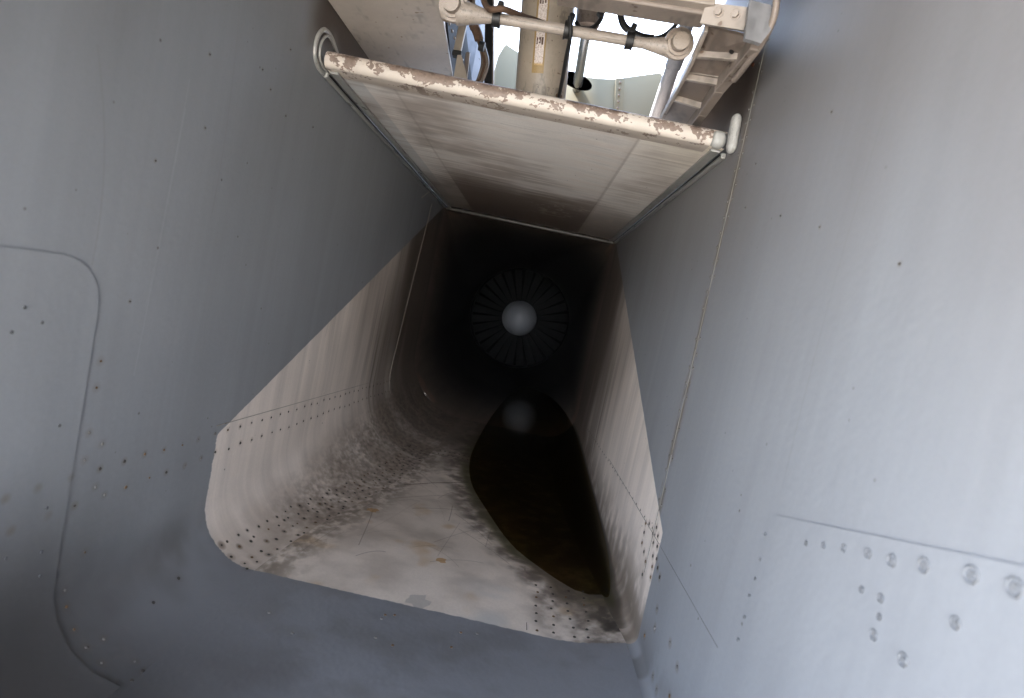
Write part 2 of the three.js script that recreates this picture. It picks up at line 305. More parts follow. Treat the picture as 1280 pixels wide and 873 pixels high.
// floor sheet: across from one bent corner to the other
const FL0 = 0.42, FLEN = 2.75;
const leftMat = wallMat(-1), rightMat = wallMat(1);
const floorX = (d, t) => lerp(-halfW(d) + radBL(d), halfW(d) - radBR(d), t);
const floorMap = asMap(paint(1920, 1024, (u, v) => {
  const d = FL0 + u * FLEN, x = (v - 0.5) * 0.95, n = fbm(d * 6, x * 6, 4) - 0.5, f = noise(d * 400, x * 400) - 0.5, m = fbm(d * 13 + 5, x * 11, 4);
  let g = mul3(FLOORGREY, 1 + 0.1 * n + 0.03 * f);
  g = mix3(g, [46, 43, 41], 0.88 * sm(0.3, -0.02, x + halfW(d) - radBL(d) + 0.08 * (fbm(d * 6, x * 6) - 0.5)) * sm(1.02, 0.62, d)); g = mix3(g, [76, 73, 71], 0.35 * sm(0.4, 0.85, m) * sm(0, 0.15, x + halfW(d) - radBL(d)));  // front left corner: grime with painted vignette and shade, then random dirt
  let l = mul3([208, 196, 184], 1 + 0.10 * n + 0.04 * f);
  l = mix3(l, [150, 138, 126], 0.5 * sm(0.3, 0.9, m));
  l = mix3(l, [172, 128, 74], 0.35 * sm(0.66, 0.82, fbm(d * 9 + 30, x * 9 + 4, 3)));
  l = mix3(l, [160, 164, 166], 0.5 * sm(0.5, 0.8, fbm(d * 10 + 3, x * 6 + 40, 3)) * sm(1.4, 1.2, d));
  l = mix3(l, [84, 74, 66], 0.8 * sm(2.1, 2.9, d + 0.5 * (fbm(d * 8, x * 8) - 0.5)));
  const above = worldY(x, floorY(x, d), d) - WATER_Y + 0.007 * (fbm(d * 14, x * 14) - 0.5);   // tide marks left as the puddle dried
  l = mix3(l, [58, 48, 42], 0.7 * sm(0.03, 0.012, above) * sm(0.2, 0.75, fbm(d * 30, x * 30, 5)));
  l = mix3(l, mix3(mix3([74, 63, 49], [60, 56, 33], sm(0.35, 0.65, fbm(d * 7, x * 9))), [26, 23, 16], sm(0.0, -0.04, above)), 0.9 * sm(0.012, 0.002, above) * (0.75 + 0.25 * sm(0.3, 0.6, fbm(d * 26, x * 26))));
  const near = -halfW(d) + radBL(d); l = mix3(l, [104, 92, 80], 0.75 * sm(0.13, 0.0, x - near) * sm(0.25, 0.75, fbm(d * 44, x * 60, 5)));
  l = mix3(l, [44, 38, 33], 0.75 * sm(0.31, 0.45, x + 0.1 * (fbm(d * 18, x * 18) - 0.5)) * sm(0.3, 0.72, fbm(d * 40, x * 40, 5)));
  const j = 0.006 * (noise(x * 9, 1) - 0.5) + 0.0025 * (noise(x * 120, 4) - 0.5);
  return mix3(g, l, sm(-0.0012, 0.0012, d - PAINT_FOOT[0] + j));
}, (x, w, h) => {
  const X = (d) => (d - FL0) / FLEN * w, Y = (q) => (q / 0.95 + 0.5) * h, kx = w / FLEN, ky = h / 0.95;
  for (let k = 0; k < 46; k++) {                        // scuffs
    const d = rr(1.2, 2.2), q = rr(-0.35, 0.2), L = rr(0.05, 0.4), a = rr(-1.2, 1.2);
    x.strokeStyle = `rgba(70,60,54,${rr(0.1, 0.4)})`; x.lineWidth = rr(0.8, 3);
    x.beginPath(); x.moveTo(X(d), Y(q)); x.quadraticCurveTo(X(d + L * 0.5 * Math.cos(a) + 0.03), Y(q + L * 0.5 * Math.sin(a)), X(d + L * Math.cos(a)), Y(q + L * Math.sin(a))); x.stroke();
  }
  x.strokeStyle = 'rgba(48,38,32,.75)'; x.lineWidth = 4; x.beginPath();
  [[505, 606], [540, 603], [580, 602], [625, 605]].forEach(([px, py], i) => { const p = hit(px, py, 'y', -0.688); i ? x.lineTo(X(-p.z), Y(p.x)) : x.moveTo(X(-p.z), Y(p.x)); }); x.stroke();
  for (const [px, py, r] of [[551, 705, 0.014], [466, 634, 0.02], [520, 758, 0.03]]) {
    const p = hit(px, py, 'y', -0.67); x.fillStyle = r > 0.025 ? 'rgba(120,120,120,.35)' : 'rgba(168,118,58,.6)';
    x.beginPath(); for (let k = 0; k < 14; k++) { const a = k / 14 * 6.283, q = r * rr(0.6, 1.2); x.lineTo(X(-p.z) + Math.cos(a) * q * kx, Y(p.x) + Math.sin(a) * q * ky); } x.fill();
  }
}));
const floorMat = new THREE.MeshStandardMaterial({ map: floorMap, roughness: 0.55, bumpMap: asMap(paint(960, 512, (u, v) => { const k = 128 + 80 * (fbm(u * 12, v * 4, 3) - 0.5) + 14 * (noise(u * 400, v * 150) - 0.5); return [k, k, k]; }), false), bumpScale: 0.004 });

// ───────────────────────── the air intake duct ─────────────────────────
const duct = thing('air_intake', 'grey and white painted jet air intake duct with one bent corner, seen from its mouth', 'air intake', V(0, -0.72, -1.2));
const RIGHT_FRONT = -1.0, LEFT_FRONT = 0.12, FLOOR_FRONT = 0.0;
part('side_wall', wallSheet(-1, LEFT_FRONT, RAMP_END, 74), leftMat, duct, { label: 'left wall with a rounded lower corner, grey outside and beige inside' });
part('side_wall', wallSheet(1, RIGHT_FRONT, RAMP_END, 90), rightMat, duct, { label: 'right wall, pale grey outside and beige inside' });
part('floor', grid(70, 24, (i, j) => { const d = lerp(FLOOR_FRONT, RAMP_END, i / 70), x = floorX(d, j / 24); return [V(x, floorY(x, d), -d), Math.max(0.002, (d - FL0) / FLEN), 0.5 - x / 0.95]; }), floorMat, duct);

// the rear of the duct, a closed tube from the ramp to the engine
const around = (d, k, n = 96) => {                     // k-th of n points round the section
  const w = halfW(d), yb = botY(d), yt = topY(d), R = [radT(d), radT(d), radBL(d), radBR(d)].map((r) => Math.min(r, w, (yt - yb) / 2));
  const side = Math.floor(k / (n / 4)) % 4, f = (k % (n / 4)) / (n / 4);
  // corners in order: top right, top left, bottom left, bottom right
  const cx = [1, -1, -1, 1][side], cy = [1, 1, -1, -1][side], r = R[side], rn = R[(side + 1) % 4];
  const C = V(cx * (w - r), cy > 0 ? yt - r : yb + r, -d), a0 = side * Math.PI / 2;
  if (f <= 0.6) { const a = a0 + f / 0.6 * Math.PI / 2; return V(C.x + r * Math.cos(a), C.y + r * Math.sin(a), -d); }
  const a = a0 + Math.PI / 2, p = V(C.x + r * Math.cos(a), C.y + r * Math.sin(a), -d), s2 = (side + 1) % 4;
  const q = V([1, -1, -1, 1][s2] * (w - rn) + rn * Math.cos(a), ([1, 1, -1, -1][s2] > 0 ? yt - rn : yb + rn) + rn * Math.sin(a), -d);
  return p.lerp(q, (f - 0.6) / 0.4);
};
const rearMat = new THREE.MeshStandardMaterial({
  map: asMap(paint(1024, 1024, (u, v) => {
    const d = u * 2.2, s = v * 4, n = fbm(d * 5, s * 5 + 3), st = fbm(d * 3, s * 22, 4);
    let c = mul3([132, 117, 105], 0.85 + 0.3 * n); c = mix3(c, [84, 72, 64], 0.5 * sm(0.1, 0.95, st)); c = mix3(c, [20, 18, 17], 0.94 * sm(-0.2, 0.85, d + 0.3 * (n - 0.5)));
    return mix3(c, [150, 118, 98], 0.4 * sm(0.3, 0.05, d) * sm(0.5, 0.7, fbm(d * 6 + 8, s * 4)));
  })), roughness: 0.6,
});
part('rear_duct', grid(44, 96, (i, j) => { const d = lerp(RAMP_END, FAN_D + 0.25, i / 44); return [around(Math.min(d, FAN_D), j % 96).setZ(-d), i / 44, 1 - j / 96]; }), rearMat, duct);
for (const [pts, r] of [[[[579, 333], [566, 352], [559, 385], [558, 420], [561, 436]], 0.005]]) part('seam', hose(pts.map(([a, b]) => { const p = at(a, b, 4.2); return p; }), r, 40, 6), fit(0x6a5f55), duct);

// seams and doublers on the walls
const strip = (side, pts, wdt, off) => {               // a flat strap following (d, s) points on a wall
  const A = [], B = [];
  pts.forEach(([d, s], i) => {
    const a = pts[Math.max(0, i - 1)], b = pts[Math.min(pts.length - 1, i + 1)], L = Math.hypot(b[0] - a[0], b[1] - a[1]), nx = -(b[1] - a[1]) / L, ny = (b[0] - a[0]) / L;
    A.push([d + nx * wdt / 2, s + ny * wdt / 2]); B.push([d - nx * wdt / 2, s - ny * wdt / 2]);
  });
  return grid(3, pts.length - 1, (i, j) => { const f = i / 3, d = lerp(A[j][0], B[j][0], f), s = lerp(A[j][1], B[j][1], f); return [wallPoint(side, d, s, i === 0 || i === 3 ? -0.001 : off)[0], d, s]; });
};
const line = (d0, s0, d1, s1, n = 24) => Array.from({ length: n + 1 }, (_, k) => [lerp(d0, d1, k / n), lerp(s0, s1, k / n)]);
const seamMat = fit(0xa8a5a0), seamLight = fit(0x8f8c86), seamLiner = fit(0xcfc6bb);
part('seam_strip', strip(1, line(1.233, 0.02, 1.202, 1.5, 40), 0.0036, 0.001), seamLight, duct);
part('seam_strip', strip(-1, line(2.52, 0.6, 2.86, 0.45), 0.008, 0.001), seamLiner, duct);
part('seam_strip', strip(-1, line(2.75, 0.58, 2.56, 1.5, 30), 0.007, 0.0014), seamLiner, duct);
part('seam_strip', strip(-1, line(1.13, 1.365, 2.6, 1.43, 40), 0.003, 0.0008), seamLiner, duct);
part('seam_strip', strip(1, line(0.78, 1.408, 1.14, 1.412, 30), 0.0018, 0.0005), fit(0x8e8f91), duct);
part('seam_strip', strip(1, line(1.145, 1.412, 1.9, 1.43, 30), 0.003, 0.0006), fit(0xb8aea4), duct);

// access panels: thin plates lying on the walls, with a rounded corner
function panelSheet(side, d0, d1, s0, s1, r, th, slope = 0) {
  const nd = 16, ns = 22, g = [];
  const P = (d, s, o) => wallPoint(side, d, s - slope * (d1 - d) * clamp((s1 - s) / (s1 - s0)), o)[0];
  const edge = (s) => s < s0 + r ? d1 - r + Math.sqrt(Math.max(0, r * r - (s0 + r - s) ** 2)) : d1;     // the far edge with its rounded top corner
  const S = (j) => s0 + (s1 - s0) * Math.pow(j / ns, 1.6);
  g.push(grid(nd, ns, (i, j) => { const s = S(j), d = lerp(d0, edge(s) - th, i / nd); return [P(d, s, th), (d - WL0) / WLEN, 1 - s / SPAN]; }));
  const rim = []; for (let i = 0; i <= 8; i++) rim.push([lerp(d0, edge(s0), i / 8), s0, 0, -1]); for (let j = 0; j <= ns; j++) rim.push([edge(S(j)), S(j), 1, 0]);
  g.push(grid(1, rim.length - 1, (i, j) => { const [d, s] = rim[j]; return [i ? P(d, s, -0.001) : P(Math.max(d0, d - (j > 8 ? th : 0)), s + (j <= 8 ? 0.0005 : 0), th), (d - WL0) / WLEN, 1 - s / SPAN]; }));
  return g;
}
const panelGrey = new THREE.MeshStandardMaterial({ map: asMap(paint(1024, 1024, (u, v) => { const k = 1 + 0.06 * (fbm(u * 9, v * 9) - 0.5) + 0.02 * (noise(u * 500, v * 500) - 0.5); return mix3(mul3(GREY, k), [118, 113, 108], 0.4 * sm(0.55, 0.8, fbm(u * 5, v * 7))); }), true, true), roughness: 0.58, bumpMap: wallBump(3), bumpScale: 0.004 });
{
  const a = hit(108, 350, 'x', -0.475), b = hit(985, 655, 'x', 0.475);
  const left = part('access_panel', panelSheet(-1, 0.45, 0.765, WALL_TOP - a.y - 0.03, 1.722, 0.07, 0.002), leftMat, duct, { label: 'raised panel with a rounded corner on the left wall' });
  for (const [px, py] of [[28, 384], [50, 403], [12, 415], [72, 532], [56, 635], [50, 690], [48, 720], [46, 747], [5, 698], [84, 748], [92, 770]]) { const p = hit(px, py, 'x', -0.475); if (p.y > -0.52) part('screw', rivetHead(p, V(1, 0, 0), 0.003, 0.0032), fit(0x6c6e72), left); }
  const right = part('access_panel', panelSheet(1, 0.21, 0.722, WALL_TOP - b.y + 0.004, 1.6, 0.012, 0.0014, 0.27), rightMat, duct, { label: 'riveted panel low on the right wall' });
  for (const [px, py, r] of [[1010, 680, 0.004], [1032, 683, 0.004], [1057, 686, 0.005], [1088, 693, 0.006], [1118, 702, 0.007], [1158, 708, 0.008], [1218, 720, 0.0085], [1272, 736, 0.0085], [1080, 738, 0.004], [1104, 749, 0.005], [1102, 772, 0.004], [1095, 795, 0.006], [1198, 780, 0.006], [1132, 826, 0.007], [958, 668, 0.003], [952, 700, 0.003], [946, 724, 0.003], [938, 745, 0.003], [932, 772, 0.003], [924, 800, 0.003]]) {
    const p = hit(px, py, 'x', 0.475), n = V(-1, 0, 0);
    part('camlock', [new THREE.TorusGeometry(r * 0.75, r * 0.1, 6, 20).rotateY(Math.PI / 2).translate(p.x - 0.0022, p.y, p.z), rivetHead(p, n, r * 0.55, 0.0024)], panelGrey, right);
  }
}
// floor fasteners
const floorHead = (x, d, r, c) => heads.push(tint(rivetHead(V(x, floorY(x, d), -d), V(0, 1, 0), r), c));
for (let k = 0; k < 7; k++) for (let q = 0; q < 4; q++) floorHead(0.27 + q * 0.038 + rr(-0.005, 0.005), 1.16 + k * 0.034 + rr(-0.004, 0.004), 0.0042, rnd() < 0.25 ? RUST : DARK);
for (let k = 0; k < 10; k++) floorHead(rr(-0.3, 0.15), rr(0.95, 1.12), 0.0036, rnd() < 0.4 ? RUST : DULL);
for (let k = 0; k < 26; k++) for (const q of [0, 1]) floorHead(-0.16 + k * 0.022, 2.42 + q * 0.05, 0.0045, DARK);
const fseam = fit(0x6f665e);
part('floor_seam', bar(V(0.247, botY(1.15), -1.15), V(0.24, botY(1.45), -1.45), 0.0012, 0.002), fseam, duct);
part('floor_seam', bar(V(-0.2, botY(2.4), -2.4), V(0.34, botY(2.4), -2.4), 0.0014, 0.005), fseam, duct);
part('rivets', heads, M.fastener, duct, { kind: 'stuff' });

// the outside of the duct: walls have thickness, and rounded lips at the mouth
{
  const t = 0.05, skin = [];
  const outer = (side, d0) => bx(0.006, 1.9, 5.6 - d0, V(side * (0.475 + t), 0.25, -(d0 + 5.6) / 2));
  skin.push(outer(-1, LEFT_FRONT), outer(1, RIGHT_FRONT), bx(1.06, 0.006, 5.1, V(0, -0.76, -3.05)), bx(1.06, 1.9, 0.006, V(0, 0.25, -5.62)), bx(1.06, 0.01, 2.2, V(0, 0.66, -4.5)));
  part('outer_skin', skin, M.gray, duct);
  part('lip', [rod(V(-0.5, -0.55, -LEFT_FRONT), V(-0.5, 1.2, -LEFT_FRONT), 0.026)], M.gray, duct);
  part('lip', [rod(V(0.5, -0.7, -RIGHT_FRONT), V(0.5, 1.2, -RIGHT_FRONT), 0.026)], M.gray, duct);
  part('lip', [rod(V(-0.36, -0.71, -FLOOR_FRONT), V(0.46, -0.71, -FLOOR_FRONT), 0.045)], M.gray, duct);
}
// overhang of the fuselage beside and above the mouth; unseen lip widened to block sky
const body = thing('fuselage', 'grey aircraft fuselage side and overhanging upper lip, widened to block sky light, around the intake mouth', 'fuselage', V(0.6, -0.6, 1.2));
part('side_skin', bx(0.06, 2.6, 4.2, V(1.5, 0.3, 1.6), null, 0.02), M.gray, body);
part('light_block_lip', [bx(1.06, 0.06, 1.5, V(0, 1.06, -1.0), null, 0.02), bx(1.06, 0.05, 1.75, V(0, 0.64, 0.125), null, 0.02), bx(0.5, 0.05, 1.1, V(-0.78, 0.64, 0.45), null, 0.02), bx(1.06, 0.4, 0.04, V(0, 0.85, -0.72), null, 0.01)], M.gray, body);  // out of view; reaches left and forward to keep sky off the walls

// ───────────────────────── the movable ramp under the roof of the duct ─────────────────────────
const RAMP_LIP = 1.275;
const ramp = thing('intake_ramp', 'beige movable intake ramp with a chipped cream leading edge, hinged at its far end', 'ramp', V(0, 0.47, -3.08));
const RW = 0.462, RT = 0.036;
const rampY = (d) => lerp(0.45, 0.474, (d - RAMP_LIP) / (RAMP_END - RAMP_LIP));
const rampMat = new THREE.MeshStandardMaterial({
  map: asMap(paint(1536, 1024, (u, v) => {                 // u along depth, v across
    const d = u * 1.8, x = v * 0.93, n = fbm(d * 5, x * 5) - 0.5, br = fbm(d * 60 + 1.4 * noise(x * 5, d * 4), x * 6, 5), f = noise(d * 420, x * 420) - 0.5;
    let c = mul3([246, 240, 233], 1 + 0.10 * n + 0.05 * f + 0.26 * (br - 0.5));
    const inner = v > 0.16 && v < 0.8 - 0.02 * u ? 1 : 0;
    c = mix3(c, [214, 202, 192], (0.15 + 0.4 * sm(0.4, 0.65, br)) * (0.45 + 0.55 * inner) * sm(0.12, 0.3, fbm(d * 3, x * 4)));
    c = mix3(c, [236, 230, 224], 0.6 * sm(0.5, 0.72, fbm(d * 2.2 + 3, x * 4 + 2, 3)) * inner * sm(0.1, 0.2, u) * sm(0.65, 0.45, u));
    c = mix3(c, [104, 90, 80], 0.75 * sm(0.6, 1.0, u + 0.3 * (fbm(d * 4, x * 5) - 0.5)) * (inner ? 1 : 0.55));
    c = mix3(c, [190, 192, 192], 0.55 * sm(0.078, 0.072, v));
    c = mix3(c, [216, 198, 160], 0.3 * sm(0.3, 0, u) * sm(0.72, 0.95, v));
    const e = Math.min(Math.abs(v - 0.16), Math.abs(v - (0.8 - 0.02 * u))); c = mix3(c, [140, 126, 116], 0.22 * sm(0.007, 0.001, e) + (v > 0.8 ? 0 : 0.12 * sm(0.03, 0, Math.abs(v - 0.8))));
    c = mix3(c, [132, 116, 104], 0.5 * sm(0.42, 0.8, 0.65 * fbm(d * 3.2 + 9, x * 4.5, 4) + 0.35 * fbm(d * 60, x * 6, 3)));
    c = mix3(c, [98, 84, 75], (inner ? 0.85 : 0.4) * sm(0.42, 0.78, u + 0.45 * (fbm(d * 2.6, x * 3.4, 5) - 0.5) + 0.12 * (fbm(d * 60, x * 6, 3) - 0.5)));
    c = mix3(c, [112, 97, 87], 0.45 * sm(0.5, 0.8, fbm(d * 9, x * 7 + 3, 4)) * sm(0.4, 0.1, v));
    const cr = sm(0.64, 0.68, fbm(d * 30, x * 36, 3)) * sm(0.55, 0.62, u) * sm(0.85, 0.75, u) * sm(0.45, 0.6, v); c = mix3(c, [196, 182, 168], cr * 0.5);
    return c;
  }, (x, w, h) => {
    for (let k = 0; k < 60; k++) { const a = rr(0, w), b = rr(0, h), L = rr(20, 150); x.strokeStyle = rnd() < 0.6 ? `rgba(90,76,68,${rr(0.08, 0.3)})` : `rgba(236,226,212,${rr(0.08, 0.3)})`; x.lineWidth = rr(0.7, 2); x.beginPath(); x.moveTo(a, b); x.quadraticCurveTo(a + rr(-10, 10), b + L / 2, a + rr(-14, 14), b + L); x.stroke(); }
    for (let k = 0; k < 40; k++) { x.fillStyle = `rgba(50,42,36,${rr(0.4, 0.9)})`; x.beginPath(); x.arc(rr(0, w), rr(0, h), rr(0.8, 2.2), 0, 7); x.fill(); }
  })), roughness: 0.5,
  bumpMap: asMap(paint(512, 512, (u, v) => { const k = 128 + 60 * (fbm(u * 8, v * 5, 3) - 0.5) + 30 * (fbm(u * 90, v * 12) - 0.5); return [k, k, k]; }), false), bumpScale: 0.002,
});
const plate = grid(40, 24, (i, j) => { const d = lerp(RAMP_LIP + 0.03, RAMP_END - 0.02, i / 40), x = lerp(-RW, RW, j / 24); return [V(x, rampY(d), -d), i / 40, 1 - j / 24]; });
part('lower_skin', plate, rampMat, ramp);
part('upper_skin', slab([V(-RW, rampY(RAMP_LIP) + RT, -RAMP_LIP - 0.035), V(RW, rampY(RAMP_LIP) + RT, -RAMP_LIP - 0.035), V(RW, rampY(3.05) + RT, -3.05), V(-RW, rampY(3.05) + RT, -3.05)], 0.006), M.beige, ramp);
const lipMat = new THREE.MeshStandardMaterial({
  map: asMap(paint(2048, 256, (u, v) => {                  // u across, v from the top round to the underside
    const n = fbm(u * 26, v * 5) - 0.5, f = noise(u * 800, v * 100) - 0.5;
    let c = mul3([202, 190, 177], 1 + 0.1 * n + 0.04 * f);
    const nn = 0.68 * fbm(u * 44, v * 6, 5) + 0.32 * fbm(u * 200, v * 26, 4), dens = 0.1 * sm(0.35, 0.65, fbm(u * 7, 3)) + 0.05 * sm(0.75, 0.1, u);
    const band = sm(0.5, 0.3, v + 0.3 * (fbm(u * 34, 8, 4) - 0.5));
    const chip = sm(0.5, 0.512, nn + dens * 1.4 - 0.118 + 0.16 * (band - 0.5));
    c = mix3(c, mul3([126, 108, 96], 0.88 + 0.3 * fbm(u * 140, v * 20)), 0.95 * chip);
    c = mix3(c, [70, 58, 50], 0.8 * sm(0.6, 0.64, nn) * sm(0.3, 0.1, v));
    return mix3(c, [168, 152, 138], 0.6 * sm(0.72, 0.95, v) * (0.6 + 0.8 * fbm(u * 20, v * 3)));
  })), roughness: 0.5,
});
part('leading_edge', grid(90, 14, (i, j) => {             // a rounded nose, blunt on top and tapering into the underside
  const x = lerp(-RW, RW - 0.035, i / 90), a = j / 14, y0 = rampY(RAMP_LIP);
  const P = a < 0.64 ? [-Math.sin(a / 0.64 * Math.PI) * 0.016, y0 + RT / 2 - 0.001 + Math.cos(a / 0.64 * Math.PI) * 0.019] : [lerp(0, 0.05, (a - 0.64) / 0.36), lerp(y0 - 0.001, y0 - 0.0015 + 0.002 * a, (a - 0.64) / 0.36)];
  return [V(x, P[1], -(RAMP_LIP + 0.03 + P[0])), i / 90, 1 - a];
}), lipMat, ramp);
part('end_cap', [bx(0.036, 0.039, 0.038, V(RW - 0.018, rampY(RAMP_LIP) + RT / 2 - 0.001, -RAMP_LIP - 0.033), null, 0.017), bx(0.03, 0.034, 0.02, V(RW - 0.015, rampY(RAMP_LIP) + RT / 2 - 0.002, -RAMP_LIP - 0.055), null, 0.008)], M.white, ramp);
// seals: a channel along each side, with a rounded loop round the nose
for (const s of [-1, 1]) {
  const y = rampY(RAMP_LIP), X = s * 0.4735;
  const loop = s < 0 ? [V(X, y + 0.062, -RAMP_LIP - 0.1), V(X, y + 0.078, -RAMP_LIP - 0.05), V(X, y + 0.074, -RAMP_LIP - 0.012), V(X, y + 0.045, -RAMP_LIP + 0.014), V(X, y + 0.01, -RAMP_LIP + 0.012), V(X, y - 0.006, -RAMP_LIP - 0.012), V(X, y - 0.008, -RAMP_LIP - 0.06)]
    : [V(X - 0.004, y + 0.07, -RAMP_LIP - 0.012), V(X - 0.006, y + 0.055, -RAMP_LIP + 0.006), V(X - 0.006, y + 0.02, -RAMP_LIP + 0.012), V(X - 0.006, y - 0.012, -RAMP_LIP - 0.002)];
  part('nose_seal', s < 0 ? [hose(loop, 0.0055, 60, 8), hose(loop.map((p) => V(p.x + 0.006, lerp(p.y, y + 0.03, 0.2), lerp(p.z, -RAMP_LIP - 0.05, 0.2))), 0.003, 60, 8)] : [new THREE.CapsuleGeometry(0.0145, 0.062, 8, 18).scale(0.75, 1, 1).rotateX(-0.2).translate(X - 0.01, y + 0.022, -RAMP_LIP + 0.01)], s < 0 ? M.alu : M.white, ramp);
  const e = y - 0.008, f = rampY(3.02) - 0.008;
  part('edge_seal', [bar(V(s * 0.469, e, -RAMP_LIP - 0.05), V(s * 0.469, f, -3.06), 0.014, 0.012, V(0, 1, 0), 0.004), bar(V(s * 0.446, e + 0.004, -RAMP_LIP - 0.04), V(s * 0.446, f + 0.004, -3.06), 0.006, 0.022, V(0, 1, 0), 0.002)], M.alu, ramp);
  part('seal_gap', bar(V(s * 0.4595, e - 0.001, -RAMP_LIP - 0.05), V(s * 0.4595, f - 0.001, -3.06), 0.004, 0.0025, V(0, 1, 0), 0.001), M.black, ramp);
}
part('hinge_light_block', bx(0.945, 0.012, 0.09, V(0, 0.487, -3.07)), M.beigeDark, ramp);  // added cover that stops light leaking in above the hinge
part('hinge', [rod(V(-0.46, 0.462, -3.07), V(0.46, 0.462, -3.07), 0.013), ...Array.from({ length: 9 }, (_, k) => rod(V(-0.44 + k * 0.1, 0.462, -3.07), V(-0.37 + k * 0.1, 0.462, -3.07), 0.0155))], fit(0x4a443e, { metalness: 0.2, roughness: 0.55 }), ramp);

// ───────────────────────── the engine at the far end ─────────────────────────
const engine = thing('jet_engine', 'dark jet engine face with grey domed hub at the far end of the duct', 'jet engine', V(0, FAN_Y - FAN_R, -FAN_D));
const engMat = metal(0x4a4c50, { roughness: 0.55, metalness: 0.3, map: grime }), bladeMat = metal(0x55575a, { roughness: 0.45, metalness: 0.5, map: grime });
part('spinner', new THREE.SphereGeometry(0.163, 40, 24, 0, Math.PI * 2, 0, Math.PI / 2).rotateX(Math.PI / 2).scale(1, 1, 0.9).translate(0, FAN_Y, -FAN_D - 0.03), metal(0x8e9094, { roughness: 0.5, metalness: 0.1 }), engine);
part('casing_ring', new THREE.TorusGeometry(FAN_R + 0.002, 0.018, 10, 90).translate(0, FAN_Y, -FAN_D), metal(0x0b0b0c, { roughness: 0.9 }), engine);
part('rotor_disc', rod(V(0, FAN_Y, -FAN_D - 0.2), V(0, FAN_Y, -FAN_D - 0.22), FAN_R, FAN_R, 60), metal(0x0c0c0d, { roughness: 0.9 }), engine);
const vane = grid(5, 8, (i, j) => { const r = lerp(0.155, FAN_R, j / 8), c = lerp(0.042, 0.115, j / 8) * (i / 5 - 0.5), tw = lerp(0.62, 0.85, j / 8); return [V(c * Math.cos(tw) , r, c * Math.sin(tw) - 0.004 * Math.cos((i / 5 - 0.5) * 3)), i / 5, j / 8]; });
for (let k = 0; k < 28; k++) part('blade', vane.clone().rotateZ(k / 28 * Math.PI * 2 + rr(-0.015, 0.015)).translate(0, FAN_Y, -FAN_D - 0.07), bladeMat, engine);

// ───────────────────────── the puddle ─────────────────────────
{
  const L = [];                                          // outline in the intake's frame, then dropped to the water level
  const lim = (d) => [Math.max(-halfW(d) + 0.01, -0.3), halfW(d) + 0.01];
  const shape = [], N = 40, d0 = 1.12, d1 = 4.25;
  const world = (x, d) => { const a = V(x, 0, -d).applyMatrix4(FRAME), up = V(0, 1, 0).transformDirection(FRAME); return a.addScaledVector(up, (WATER_Y - a.y) / up.y); };
  const g = grid(N, 10, (i, j) => { const d = lerp(d0, d1, i / N), [a, b] = lim(d); return [world(lerp(a, b, j / 10), d), i / 6, j / 6]; });
  const m = new THREE.Mesh(g, new THREE.MeshPhysicalMaterial({ color: new THREE.Color(0.52, 0.45, 0.31), roughness: 0.1, ior: 1.33, transmission: 1, thickness: 0, bumpMap: asMap(paint(256, 256, (u, v) => { const k = 128 + 60 * (fbm(u * 7, v * 7, 2) - 0.5); return [k, k, k]; }), false, true), bumpScale: 0.0006 }));
  m.name = 'puddle'; m.userData = { kind: 'structure', label: 'dark oily puddle lying in the lower right corner of the duct floor' }; m.receiveShadow = true; scene.add(m);
}

// ───────────────────────── fittings in the bay above the ramp ─────────────────────────
const UP = V(0, 1, 0), TOWARDS = V(0, 0, 1);
// the hydraulic cylinder that moves the ramp
{
  const a = at(691, -60, 1.4), b = at(674, 136, 1.5), dir = b.clone().sub(a).normalize(), R = 0.0655;
  const t = thing('hydraulic_cylinder', 'thick tan hydraulic cylinder with a worn white data strip, standing on the ramp', 'hydraulic cylinder', b);
  part('barrel', rod(a, b, R, R, 48), M.tan, t);
  const q = new THREE.Quaternion().setFromUnitVectors(UP, dir.clone().negate());
  const mid = a.clone().lerp(b, 0.54), front = Math.atan2(0.0, 1);
  const wrap = (r, th0, th1, y0, y1) => { const g = new THREE.CylinderGeometry(r, r, y1 - y0, 16, 1, true, th0, th1 - th0).toNonIndexed(); g.translate(0, (y0 + y1) / 2, 0).applyQuaternion(q).translate(mid.x, mid.y, mid.z); return g; };
  const stripTex = asMap(paint(128, 1024, (u, v) => {
    const n = fbm(u * 9, v * 60); let c = mul3([214, 203, 196], 0.9 + 0.2 * n); c = mix3(c, [150, 122, 104], 0.75 * sm(0.58, 0.66, fbm(u * 22 + 4, v * 150)));
    return mix3(c, [176, 138, 74], 0.8 * sm(0.97, 1, Math.max(Math.abs(u - 0.5) * 2, v)));
  }, (x, w, h) => {
    x.fillStyle = 'rgba(74,52,40,.9)';
    for (const [y, k] of [[0.02, 0.2], [0.27, 0.13], [0.45, 0.06], [0.77, 0.07]]) for (let i = 0; i < 3; i++) x.fillRect(w * (0.1 + i * 0.28), h * y, w * rr(0.16, 0.25), h * k * rr(0.7, 1));
    x.fillStyle = 'rgba(214,203,196,.9)'; for (let k = 0; k < 26; k++) x.fillRect(rr(0.1, 0.8) * w, rr(0, 0.85) * h, rr(4, 14), rr(4, 16));
  }));
  part('data_strip', wrap(R + 0.0012, -0.30, 0.02, -0.065, 0.2), new THREE.MeshStandardMaterial({ map: stripTex, roughness: 0.7 }), t);
  part('strip_border', [wrap(R + 0.0006, -0.37, -0.30, -0.075, 0.2), wrap(R + 0.0006, 0.02, 0.08, -0.075, 0.2), wrap(R + 0.0005, -0.37, 0.08, -0.082, -0.065)], fit(0xb89a62), t);
  part('stain_ring', new THREE.TorusGeometry(0.014, 0.0012, 6, 24).scale(0.7, 1.6, 1).applyQuaternion(q).translate(mid.x + 0.02, mid.y + 0.08, mid.z + R * 0.95), fit(0xa08d74), t);
}
